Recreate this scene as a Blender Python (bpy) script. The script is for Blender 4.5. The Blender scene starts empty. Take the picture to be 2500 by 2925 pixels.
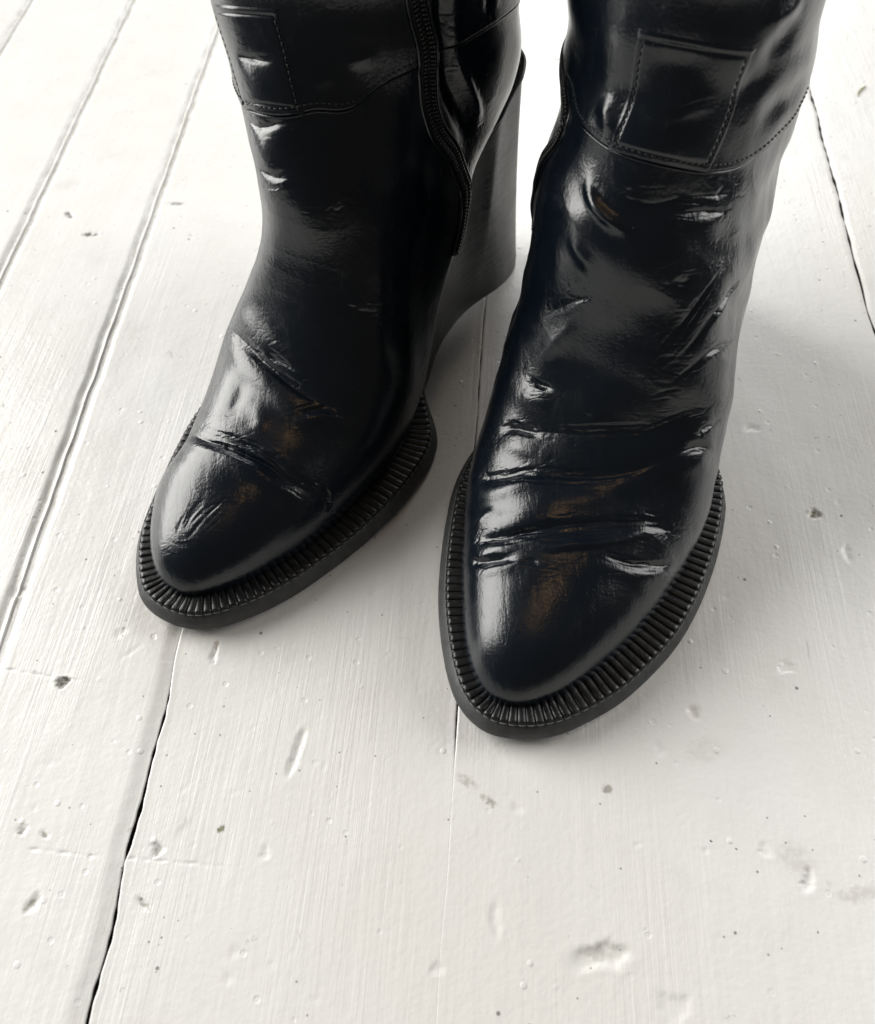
import bpy, math, random
import numpy as np
R = math.radians
sc = bpy.context.scene
col = sc.collection

# ---------------------------------------------------------------- camera
cam_d = bpy.data.cameras.new('camera')
cam = bpy.data.objects.new('camera', cam_d); col.objects.link(cam)
cam.location = (0, 0, 0.32)
cam.rotation_euler = (R(33.5), 0, 0)
cam_d.sensor_fit = 'HORIZONTAL'; cam_d.sensor_width = 36.0
cam_d.lens = 36.0 * 2350 / 2500
cam_d.clip_start = 0.01; cam_d.clip_end = 50
cam_d.dof.use_dof = True
cam_d.dof.focus_distance = 0.345
cam_d.dof.aperture_fstop = 13
sc.camera = cam

# ---------------------------------------------------------------- world + lamps (indoor daylight from windows)
w = bpy.data.worlds.new('World'); sc.world = w; w.use_nodes = True
bg = w.node_tree.nodes['Background']
bg.inputs[0].default_value = (1.0, 0.95, 0.88, 1); bg.inputs[1].default_value = 0.06

def area(name, loc, target, sx, sy, power, colr, shape='RECTANGLE'):
    d = bpy.data.lights.new(name, 'AREA'); d.shape = shape; d.size = sx
    if shape == 'RECTANGLE': d.size_y = sy
    d.energy = power; d.color = colr
    o = bpy.data.objects.new(name, d); col.objects.link(o); o.location = loc
    from mathutils import Vector
    o.rotation_euler = (Vector(target) - Vector(loc)).to_track_quat('-Z', 'Y').to_euler()
    return o
area('window_light_main', (-2.9, 1.35, 1.5), (0, 0.2, 0.0), 2.7, 2.6, 185, (1.0, 0.988, 0.955))
area('window_light_back', (0.5, 4.0, 1.85), (0, 0.3, 0.0), 2.6, 2.0, 62, (0.97, 0.985, 1.0))
area('window_light_right', (2.7, 0.9, 1.5), (0, 0.3, 0.0), 1.9, 1.9, 48, (1.0, 0.99, 0.97))
area('ceiling_lamp_a', (-0.01, 0.14, 2.0), (-0.01, 0.14, 0), 0.045, 0.045, 0.42, (1.0, 0.60, 0.27), 'DISK')
area('ceiling_lamp_b', (-0.15, 0.17, 2.0), (-0.15, 0.17, 0), 0.045, 0.045, 0.24, (1.0, 0.60, 0.27), 'DISK')

vs = sc.view_settings
vs.view_transform = 'Standard'; vs.look = 'None'; vs.exposure = 0.28; vs.gamma = 1.0; vs.use_curve_mapping = False
sc.cycles.use_denoising = True

# ---------------------------------------------------------------- helpers
rng = np.random.default_rng(7)

def spl(x, y, q):
    x = np.asarray(x, float); y = np.asarray(y, float); q = np.clip(q, x[0], x[-1])
    m = np.gradient(y, x); h = np.diff(x)
    i = np.clip(np.searchsorted(x, q, side='right') - 1, 0, len(x) - 2); t = (q - x[i]) / h[i]
    return (1+2*t)*(1-t)**2*y[i] + t*(1-t)**2*h[i]*m[i] + t*t*(3-2*t)*y[i+1] + t*t*(t-1)*h[i]*m[i+1]

def smooth(a, b, x):
    t = np.clip((x - a) / (b - a), 0, 1); return t * t * (3 - 2 * t)

def make_waves(seed, n, lo, hi):
    r = np.random.default_rng(seed)
    k = r.normal(size=(n, 3)); k /= np.linalg.norm(k, axis=1)[:, None]
    wl = r.uniform(lo, hi, n); return k * (2 * np.pi / wl)[:, None], r.uniform(0, 6.28, n)
def wnoise(P, kw):
    k, ph = kw
    out = np.zeros(P.shape[:-1])
    for a, b in zip(k, ph): out += np.sin(P @ a + b)
    return out / math.sqrt(len(ph))

def mesh_obj(name, V, F, mat, parent=None, smooth_shade=True, loc=None):
    me = bpy.data.meshes.new(name)
    V = np.asarray(V, dtype=np.float32).reshape(-1, 3)
    if isinstance(F, np.ndarray) and F.ndim == 2:
        n, c = F.shape
        me.vertices.add(len(V)); me.vertices.foreach_set('co', V.ravel())
        me.loops.add(n * c); me.loops.foreach_set('vertex_index', F.astype(np.int32).ravel())
        me.polygons.add(n)
        me.polygons.foreach_set('loop_start', np.arange(0, n * c, c, dtype=np.int32))
        me.polygons.foreach_set('loop_total', np.full(n, c, dtype=np.int32))
        me.update(calc_edges=True)
    else:
        me.from_pydata(V.tolist(), [], [list(map(int, f)) for f in F]); me.update()
    me.polygons.foreach_set('use_smooth', np.full(len(me.polygons), smooth_shade)); me.update()
    if mat: me.materials.append(mat)
    o = bpy.data.objects.new(name, me); col.objects.link(o)
    if parent: o.parent = parent
    if loc is not None: o.location = loc
    return o

def grid_faces(n, m, wrap=False, flip=False):
    i = np.arange(n - 1)[:, None]; j = np.arange(m if wrap else m - 1)[None]
    a = i * m + j; b = i * m + (j + 1) % m; c = (i + 1) * m + (j + 1) % m; d = (i + 1) * m + j
    F = np.stack([a, b, c, d], -1).reshape(-1, 4)
    return F[:, ::-1] if flip else F

# ---------------------------------------------------------------- materials
def new_mat(name):
    m = bpy.data.materials.new(name); m.use_nodes = True
    nt = m.node_tree; nt.nodes.clear()
    out = nt.nodes.new('ShaderNodeOutputMaterial'); b = nt.nodes.new('ShaderNodeBsdfPrincipled')
    nt.links.new(b.outputs[0], out.inputs[0]); return m, nt, b
def N(nt, t, **kw):
    n = nt.nodes.new(t)
    for k, v in kw.items(): setattr(n, k, v)
    return n
def math_n(nt, op, a, b=None, clamp=False):
    n = nt.nodes.new('ShaderNodeMath'); n.operation = op; n.use_clamp = clamp
    for i, x in enumerate((a, b)):
        if x is None: continue
        if isinstance(x, (int, float)): n.inputs[i].default_value = x
        else: nt.links.new(x, n.inputs[i])
    return n.outputs[0]
def noise(nt, vec, scale, detail=3, rough=0.5, dist=0.0):
    n = nt.nodes.new('ShaderNodeTexNoise'); n.inputs['Scale'].default_value = scale
    n.inputs['Detail'].default_value = detail; n.inputs['Roughness'].default_value = rough; n.inputs['Distortion'].default_value = dist
    if vec is not None: nt.links.new(vec, n.inputs['Vector'])
    return n.outputs['Fac']
def ramp(nt, x, p0, p1, v0=0.0, v1=1.0):
    n = nt.nodes.new('ShaderNodeMapRange'); n.interpolation_type = 'SMOOTHSTEP'
    nt.links.new(x, n.inputs[0]); n.inputs[1].default_value = p0; n.inputs[2].default_value = p1
    n.inputs[3].default_value = v0; n.inputs[4].default_value = v1; return n.outputs[0]
def mapping(nt, vec, scale=(1, 1, 1), rot=(0, 0, 0), loc=(0, 0, 0)):
    n = nt.nodes.new('ShaderNodeMapping'); nt.links.new(vec, n.inputs['Vector'])
    n.inputs['Scale'].default_value = scale; n.inputs['Rotation'].default_value = rot; n.inputs['Location'].default_value = loc
    return n.outputs[0]
def mixc(nt, fac, a, b):
    n = nt.nodes.new('ShaderNodeMix'); n.data_type = 'RGBA'
    if isinstance(fac, (int, float)): n.inputs[0].default_value = fac
    else: nt.links.new(fac, n.inputs[0])
    for i, x in ((6, a), (7, b)):
        if isinstance(x, tuple): n.inputs[i].default_value = (*x, 1)
        else: nt.links.new(x, n.inputs[i])
    return n.outputs[2]
def bump(nt, hgt, strength, dist, prev=None):
    n = nt.nodes.new('ShaderNodeBump'); n.inputs['Strength'].default_value = strength; n.inputs['Distance'].default_value = dist
    nt.links.new(hgt, n.inputs['Height'])
    if prev is not None: nt.links.new(prev, n.inputs['Normal'])
    return n.outputs[0]

def leather(name, yaw):
    m, nt, b = new_mat(name)
    tc = N(nt, 'ShaderNodeTexCoord').outputs['Object']
    g1 = noise(nt, tc, 900, 4, 0.6)
    st = mapping(nt, tc, (260, 60, 120), (0, 0, yaw))
    g2 = noise(nt, st, 1.0, 4, 0.6, 0.6)
    g3 = noise(nt, tc, 55, 3, 0.5)
    b.inputs['Base Color'].default_value = (0.0032, 0.0058, 0.0100, 1)
    rr = ramp(nt, noise(nt, tc, 38, 5, 0.65), 0.3, 0.72, 0.16, 0.27)
    rr = math_n(nt, 'ADD', rr, ramp(nt, g2, 0.52, 0.75, 0.0, 0.07))
    nt.links.new(rr, b.inputs['Roughness'])
    b.inputs['IOR'].default_value = 1.55
    n1 = bump(nt, g1, 0.24, 0.0004)
    n2 = bump(nt, g2, 0.40, 0.0005, n1)
    n3 = bump(nt, g3, 0.12, 0.0010, n2)
    # crinkles where the leather has been flexed
    fl = N(nt, 'ShaderNodeAttribute'); fl.attribute_name = 'flex'
    cz = N(nt, 'ShaderNodeTexNoise'); cz.noise_type = 'RIDGED_MULTIFRACTAL'; cz.inputs['Scale'].default_value = 1.0; cz.inputs['Detail'].default_value = 4; cz.inputs['Distortion'].default_value = 0.9
    nt.links.new(mapping(nt, tc, (95, 330, 260), (0, 0, yaw)), cz.inputs['Vector'])
    cr = math_n(nt, 'MULTIPLY', cz.outputs['Fac'], fl.outputs['Fac'])
    n4 = bump(nt, cr, 0.8, -0.00045, n3)
    nt.links.new(n4, b.inputs['Normal'])
    # dust and tiny scuffs
    v = N(nt, 'ShaderNodeTexVoronoi'); v.inputs['Scale'].default_value = 330; nt.links.new(mapping(nt, tc, (1, .6, 1), (0, 0, .7)), v.inputs['Vector'])
    sp = N(nt, 'ShaderNodeSeparateColor'); nt.links.new(v.outputs['Color'], sp.inputs[0])
    hit = math_n(nt, 'MULTIPLY', ramp(nt, v.outputs['Distance'], 0.05, 0.13, 1.0, 0.0), math_n(nt, 'GREATER_THAN', sp.outputs[0], 0.90))
    hit = math_n(nt, 'MULTIPLY', hit, ramp(nt, noise(nt, tc, 30, 2), 0.48, 0.62))
    nt.links.new(mixc(nt, math_n(nt, 'MULTIPLY', hit, 0.5), (0.0032, 0.0058, 0.0100), (0.10, 0.10, 0.095)), b.inputs['Base Color'])
    return m
M_leather = {'L': leather('black_polished_leather', -R(27)), 'R': leather('black_polished_leather_b', -R(23))}

def simple(name, colr, rough, bs=None, bscale=400, bstr=0.2, bdist=0.0004, spec=0.5):
    m, nt, b = new_mat(name)
    tc = N(nt, 'ShaderNodeTexCoord').outputs['Object']
    v = noise(nt, tc, bscale * 0.3, 4, 0.6)
    c = mixc(nt, ramp(nt, v, 0.3, 0.7), tuple(x * 0.8 for x in colr), tuple(x * 1.25 for x in colr))
    nt.links.new(c, b.inputs['Base Color'])
    nt.links.new(ramp(nt, noise(nt, tc, bscale * 0.2, 3), 0.3, 0.7, rough * 0.85, min(1, rough * 1.15)), b.inputs['Roughness'])
    b.inputs['Specular IOR Level'].default_value = spec
    nt.links.new(bump(nt, noise(nt, tc, bscale, 4, 0.6), bstr, bdist), b.inputs['Normal'])
    return m
def wedge_mat():
    m, nt, b = new_mat('black_covered_wedge')
    tc = N(nt, 'ShaderNodeTexCoord').outputs['Object']
    ly = noise(nt, mapping(nt, tc, (30, 30, 420)), 1.0, 5, 0.65, 0.5)
    sc1 = noise(nt, mapping(nt, tc, (420, 420, 60), (0.5, 0.3, 0.4)), 1.0, 4, 0.6)
    nt.links.new(mixc(nt, ramp(nt, ly, 0.35, 0.7), (0.013, 0.014, 0.015), (0.030, 0.031, 0.032)), b.inputs['Base Color'])
    nt.links.new(ramp(nt, noise(nt, tc, 40, 4, .6), 0.3, 0.7, 0.26, 0.40), b.inputs['Roughness'])
    n1 = bump(nt, ly, 0.40, 0.0005); n2 = bump(nt, sc1, 0.30, 0.0003, n1)
    nt.links.new(n2, b.inputs['Normal']); return m
M_wedge = wedge_mat()
M_sole = simple('black_rubber_edge', (0.040, 0.041, 0.042), 0.62, bscale=700, bstr=0.35)
M_brown = simple('worn_brown_leather_sole', (0.055, 0.030, 0.020), 0.75, bscale=600, bstr=0.4)
M_welt = simple('black_ribbed_welt', (0.008, 0.0085, 0.0095), 0.36, bscale=900, bstr=0.35, bdist=0.0005)
M_thread = simple('grey_thread', (0.11, 0.11, 0.108), 0.6, bscale=2000)
M_thread_d = simple('black_thread', (0.014, 0.015, 0.016), 0.45, bscale=2000)
M_tape = simple('black_zip_tape', (0.006, 0.006, 0.007), 0.8, bscale=1500)
M_teeth = simple('black_zip_teeth', (0.02, 0.02, 0.022), 0.2, bscale=900, bstr=0.1)

# ---------------------------------------------------------------- floor
def floor_paint():
    m, nt, b = new_mat('white_floor_paint')
    tc = N(nt, 'ShaderNodeTexCoord').outputs['Object']
    rot = mapping(nt, tc, (1, 1, 1), (0, 0, R(4)))
    streak = noise(nt, mapping(nt, rot, (620, 14, 1)), 1.0, 4, 0.65, 0.4)      # brush and grain lines
    streak2 = noise(nt, mapping(nt, rot, (170, 9, 1)), 1.0, 3, 0.5, 0.8)
    lump = noise(nt, tc, 60, 5, 0.6)
    orange = noise(nt, tc, 420, 3, 0.5)
    # where the streaks are strong
    smask = ramp(nt, noise(nt, mapping(nt, rot, (22, 6, 1)), 1.0, 3), 0.38, 0.66)
    # colour: warm white, faint dirt
    dirt = ramp(nt, noise(nt, tc, 26, 7, 0.72), 0.56, 0.80)
    c = mixc(nt, ramp(nt, noise(nt, tc, 9, 3), 0.3, 0.7), (0.79, 0.78, 0.75), (0.81, 0.805, 0.785))
    c = mixc(nt, math_n(nt, 'MULTIPLY', dirt, 0.22), c, (0.42, 0.41, 0.36))
    gr = ramp(nt, noise(nt, mapping(nt, rot, (900, 30, 1)), 1.0, 3, 0.6), 0.66, 0.78)
    c = mixc(nt, math_n(nt, 'MULTIPLY', gr, 0.16), c, (0.35, 0.34, 0.31))
    # specks
    for sc_, th, dark in ((95, 0.055, (0.10, 0.10, 0.09)), (210, 0.07, (0.22, 0.21, 0.18))):
        v = N(nt, 'ShaderNodeTexVoronoi'); v.inputs['Scale'].default_value = sc_; v.inputs['Randomness'].default_value = 1.0
        nt.links.new(tc, v.inputs['Vector'])
        sep = N(nt, 'ShaderNodeSeparateColor'); nt.links.new(v.outputs['Color'], sep.inputs[0])
        keep = math_n(nt, 'GREATER_THAN', sep.outputs[0], 0.80)
        hit = math_n(nt, 'MULTIPLY', ramp(nt, v.outputs['Distance'], th, th * 1.5, 1.0, 0.0), keep)
        c = mixc(nt, math_n(nt, 'MULTIPLY', hit, 0.75), c, dark)
    # hair-thin scratches and scuff lines
    for scl, rz, dk in ((19, .5, (0.36, 0.35, 0.31)), (31, -.9, (0.45, 0.44, 0.40))):
        wn = N(nt, 'ShaderNodeTexNoise'); wn.inputs['Scale'].default_value = 22; wn.inputs['Detail'].default_value = 3; nt.links.new(tc, wn.inputs['Vector'])
        va = N(nt, 'ShaderNodeVectorMath'); va.operation = 'SCALE'; nt.links.new(wn.outputs['Color'], va.inputs[0]); va.inputs['Scale'].default_value = 0.022
        vb = N(nt, 'ShaderNodeVectorMath'); vb.operation = 'ADD'; nt.links.new(tc, vb.inputs[0]); nt.links.new(va.outputs[0], vb.inputs[1])
        ve = N(nt, 'ShaderNodeTexVoronoi'); ve.feature = 'DISTANCE_TO_EDGE'; ve.inputs['Scale'].default_value = scl
        nt.links.new(mapping(nt, vb.outputs[0], (1, .55, 1), (0, 0, rz)), ve.inputs['Vector'])
        ln_ = math_n(nt, 'MULTIPLY', ramp(nt, ve.outputs['Distance'], 0.003, 0.0085, 1.0, 0.0), ramp(nt, noise(nt, tc, 46, 3, 0.6), 0.62, 0.72))
        c = mixc(nt, math_n(nt, 'MULTIPLY', ln_, 0.35), c, dk)
    # single stains and smudges (x, y, half length, half width, angle, colour, strength)
    marks = [(-.0805, .0704, .0017, .0013, .3, (0.14, 0.15, 0.06), .95), (.0649, .085, .0021, .0019, 0, (0.30, 0.29, 0.25), .8),
             (-.1538, .1282, .0030, .0024, .5, (0.11, 0.10, 0.07), .95), (.1755, .2107, .0036, .0030, 0, (0.13, 0.12, 0.07), .95),
             (.057, .0302, .0100, .0030, .12, (0.50, 0.49, 0.45), .6), (.131, .060, .0080, .0060, -.6, (0.50, 0.48, 0.43), .35),
             (.1506, .0482, .0100, .0030, .1, (0.46, 0.44, 0.40), .45), (.0113, .0882, .0050, .0022, -.5, (0.36, 0.33, 0.29), .55),
             (.0195, .0808, .0040, .0016, -.5, (0.30, 0.27, 0.22), .7), (-.2264, .4301, .0042, .0022, -.7, (0.12, 0.12, 0.10), .9),
             (-.2085, .4119, .0056, .0018, 0, (0.14, 0.14, 0.11), .9), (-.1617, .4412, .0050, .0018, 0, (0.2, 0.2, 0.18), .8),
             (.1096, .0632, .0006, .0006, 0, (0.03, 0.03, 0.03), 1), (.1011, .0666, .0006, .0006, 0, (0.03, 0.03, 0.03), 1),
             (.0885, .610, .012, .0018, -.5, (0.20, 0.18, 0.12), .9), (-.1438, .045, .0040, .0016, .9, (0.32, 0.31, 0.26), .7),
             (-.1543, .0701, .0017, .0013, 0, (0.2, 0.2, 0.17), .8), (-.1455, .0683, .0024, .0008, -.7, (0.3, 0.29, 0.25), .8),
             (-.1040, .0450, .0040, .0010, -.6, (0.30, 0.28, 0.22), .7), (-.1025, .0632, .0018, .0020, .2, (0.34, 0.33, 0.30), .7),
             (.1032, .1156, .0020, .0026, 0, (0.45, 0.42, 0.34), .5), (.105, .100, .0090, .0050, .2, (0.55, 0.53, 0.48), .3),
             (-.235, .46, .010, .006, .4, (0.55, 0.54, 0.50), .3), (-.20, .235, .012, .018, .1, (0.55, 0.54, 0.5), .25),
             (-.093, .1445, .0012, .0030, 0, (0.35, 0.27, 0.2), .6), (-.163, .018, .006, .0015, -.9, (0.3, 0.29, 0.25), .6)]
    wob = N(nt, 'ShaderNodeTexNoise'); wob.inputs['Scale'].default_value = 420; wob.inputs['Detail'].default_value = 5
    nt.links.new(tc, wob.inputs['Vector'])
    off = N(nt, 'ShaderNodeVectorMath'); off.operation = 'SUBTRACT'; nt.links.new(wob.outputs['Color'], off.inputs[0]); off.inputs[1].default_value = (.5, .5, .5)
    off2 = N(nt, 'ShaderNodeVectorMath'); off2.operation = 'SCALE'; nt.links.new(off.outputs[0], off2.inputs[0]); off2.inputs['Scale'].default_value = 0.0042
    wv = N(nt, 'ShaderNodeVectorMath'); wv.operation = 'ADD'; nt.links.new(tc, wv.inputs[0]); nt.links.new(off2.outputs[0], wv.inputs[1])
    for (x, y, a, bb, an, colr, st) in marks:
        sub = N(nt, 'ShaderNodeVectorMath'); sub.operation = 'SUBTRACT'
        nt.links.new(wv.outputs[0], sub.inputs[0]); sub.inputs[1].default_value = (x, y, 0)
        rt = N(nt, 'ShaderNodeVectorRotate'); rt.rotation_type = 'Z_AXIS'; nt.links.new(sub.outputs[0], rt.inputs[0]); rt.inputs['Angle'].default_value = -an
        ml = N(nt, 'ShaderNodeVectorMath'); ml.operation = 'MULTIPLY'; nt.links.new(rt.outputs[0], ml.inputs[0]); ml.inputs[1].default_value = (1 / a, 1 / bb, 0)
        ln = N(nt, 'ShaderNodeVectorMath'); ln.operation = 'LENGTH'; nt.links.new(ml.outputs[0], ln.inputs[0])
        f = math_n(nt, 'MULTIPLY', ramp(nt, ln.outputs['Value'], 0.45, 1.2, st, 0.0), ramp(nt, wob.outputs['Fac'], 0.38, 0.58, 0.35 if a > .003 else .8, 1.0))
        c = mixc(nt, f, c, colr)
    # grime that has settled in the joints (stored on the planks where the joint profile dips)
    at = N(nt, 'ShaderNodeAttribute'); at.attribute_name = 'joint'
    gj = math_n(nt, 'MULTIPLY', at.outputs['Fac'], ramp(nt, noise(nt, mapping(nt, tc, (260, 70, 1)), 1.0, 5, 0.7), 0.40, 0.62))
    c = mixc(nt, math_n(nt, 'MULTIPLY', gj, 0.5), c, (0.42, 0.40, 0.35))
    nt.links.new(c, b.inputs['Base Color'])
    nt.links.new(ramp(nt, noise(nt, tc, 34, 5, 0.6), 0.3, 0.7, 0.24, 0.40), b.inputs['Roughness'])
    b.inputs['IOR'].default_value = 1.5
    h = math_n(nt, 'MULTIPLY', streak, smask)
    n1 = bump(nt, h, 0.75, 0.0004)
    n2 = bump(nt, streak2, 0.26, 0.0006, n1)
    n3 = bump(nt, lump, 0.24, 0.0014, n2)
    pv = N(nt, 'ShaderNodeTexVoronoi'); pv.inputs['Scale'].default_value = 150; nt.links.new(tc, pv.inputs['Vector'])
    ps = N(nt, 'ShaderNodeSeparateColor'); nt.links.new(pv.outputs['Color'], ps.inputs[0])
    pit = math_n(nt, 'MULTIPLY', ramp(nt, pv.outputs['Distance'], 0.10, 0.22, 1.0, 0.0), math_n(nt, 'SUBTRACT', ramp(nt, ps.outputs[0], 0.84, 0.88), ramp(nt, ps.outputs[1], 0.90, 0.93, 0, 1.6)))
    n3 = bump(nt, pit, 0.35, -0.0005, n3)
    chip = math_n(nt, 'MULTIPLY', ramp(nt, noise(nt, tc, 130, 6, 0.62), 0.685, 0.70), ramp(nt, noise(nt, tc, 17, 2), 0.50, 0.60))
    n3 = bump(nt, chip, 0.7, -0.0006, n3)
    n4 = bump(nt, orange, 0.22, 0.0005, n3)
    nt.links.new(n4, b.inputs['Normal'])
    return m
M_floor = floor_paint()
M_dark = simple('dark_gap', (0.03, 0.028, 0.024), 0.9)

# joints: (x at y=0, slope, kind)
JOINTS = [(-0.98, .02, 'gap'), (-0.86, .02, 'groove'), (-0.74, .022, 'groove'), (-0.62, .022, 'gap'), (-0.50, .022, 'groove'), (-0.41, .021, 'groove'),
          (-0.3385, .0214, 'groove'), (-0.2613, .0270, 'groove'), (-0.1894, .0320, 'groove'), (-0.1160, .0490, 'step'),
          (-0.0009, .0777, 'hair'), (0.2032, .1064, 'dark'), (0.335, .10, 'hair'), (0.52, .09, 'gap'), (0.66, .08, 'gap'), (0.80, .07, 'gap'), (0.95, .06, 'gap')]
DENTS = [  # x, y, half x, half y, rot, depth (mm)
    (57, 29, 11, 4.2, .12, 1.0), (-56, 96, 1.8, 10, -.25, 1.0), (-93.6, 140, 1.1, 5, -.05, 1.1), (-153.8, 128, 3.2, 2.6, .4, 1.8), (-104, 45, 4, 1.1, -.6, .7),
    (103.2, 115.6, 2.6, 3.2, .2, .8), (144.4, 134.6, 4, 3, .5, .6), (79, 13.5, 6, 4.5, 0, .5), (-143.8, 45, 4, 2, .9, .8), (-154.3, 70, 2, 1.8, 0, .8),
    (-145.5, 68.3, 2.6, .9, -.7, .6), (-102.5, 63.2, 2.2, 2.6, .2, .9), (175.5, 210.7, 3.2, 2.8, 0, 1.1), (133, 52, 2, 5, -.5, .9), (-27, 171, 4, 2.6, .3, .3),
    (-226, 430, 4, 2, -.7, .8), (-208, 412, 5.5, 1.7, 0, .8), (-162, 441, 5, 1.6, 0, .7), (-135, 150, 3, 2, .6, .35), (-128, 142, 6, 1.2, .7, .2),
    (-185, 170, 5, 3, .3, .6), (30, 78, 3, 1.5, -.5, .4), (87, 100, 2, 3.4, .2, .5), (120, 63, 2.2, 3, 0, .5), (20, 40, 2, 6, .1, .4), (185, 190, 2, 5, -.1, .6),
    (157, 262, 5, 2.2, 0, .7), (-150, 95, 5, 1.6, .2, .12), (-63, 62, 2, 3, 0, .4), (-70, 30, 2, 2, 0, .3), (-71, 22, 2, 2, 0, .3), (0, 25, 3, 2, 0, .4), (190, 120, 6, 2, .3, .6)]
r2 = np.random.default_rng(31)
for _ in range(230):
    DENTS.append((r2.uniform(-330, 330), r2.uniform(0, 620) * r2.uniform(.25, 1), r2.uniform(.6, 1.5), r2.uniform(.6, 2.0), r2.uniform(0, 3.1), r2.uniform(-.18, .32)))
CRACKS = [((-182, 134.3), (-136, 126.6), .55), ((-150, 63.6), (-118, 60.2), .45), ((-114, 60.4), (-70, 57.0), .45)]
kw_f = make_waves(3, 14, 14, 60)

floor = mesh_obj('floor', [(-1.2, -.7, -.02), (1.2, -.7, -.02), (1.2, 1.9, -.02), (-1.2, 1.9, -.02)], [(0, 1, 2, 3)], M_dark, None, False)
floor['kind'] = 'structure'; floor['label'] = 'white painted wooden floorboards under the boots'

def jit(seed, y, amp, lo, hi):
    r = np.random.default_rng(seed); out = np.zeros_like(y)
    for _ in range(10): out += np.sin(2 * np.pi * y / r.uniform(lo, hi) + r.uniform(0, 6.28))
    return amp * out / 3.2

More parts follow.
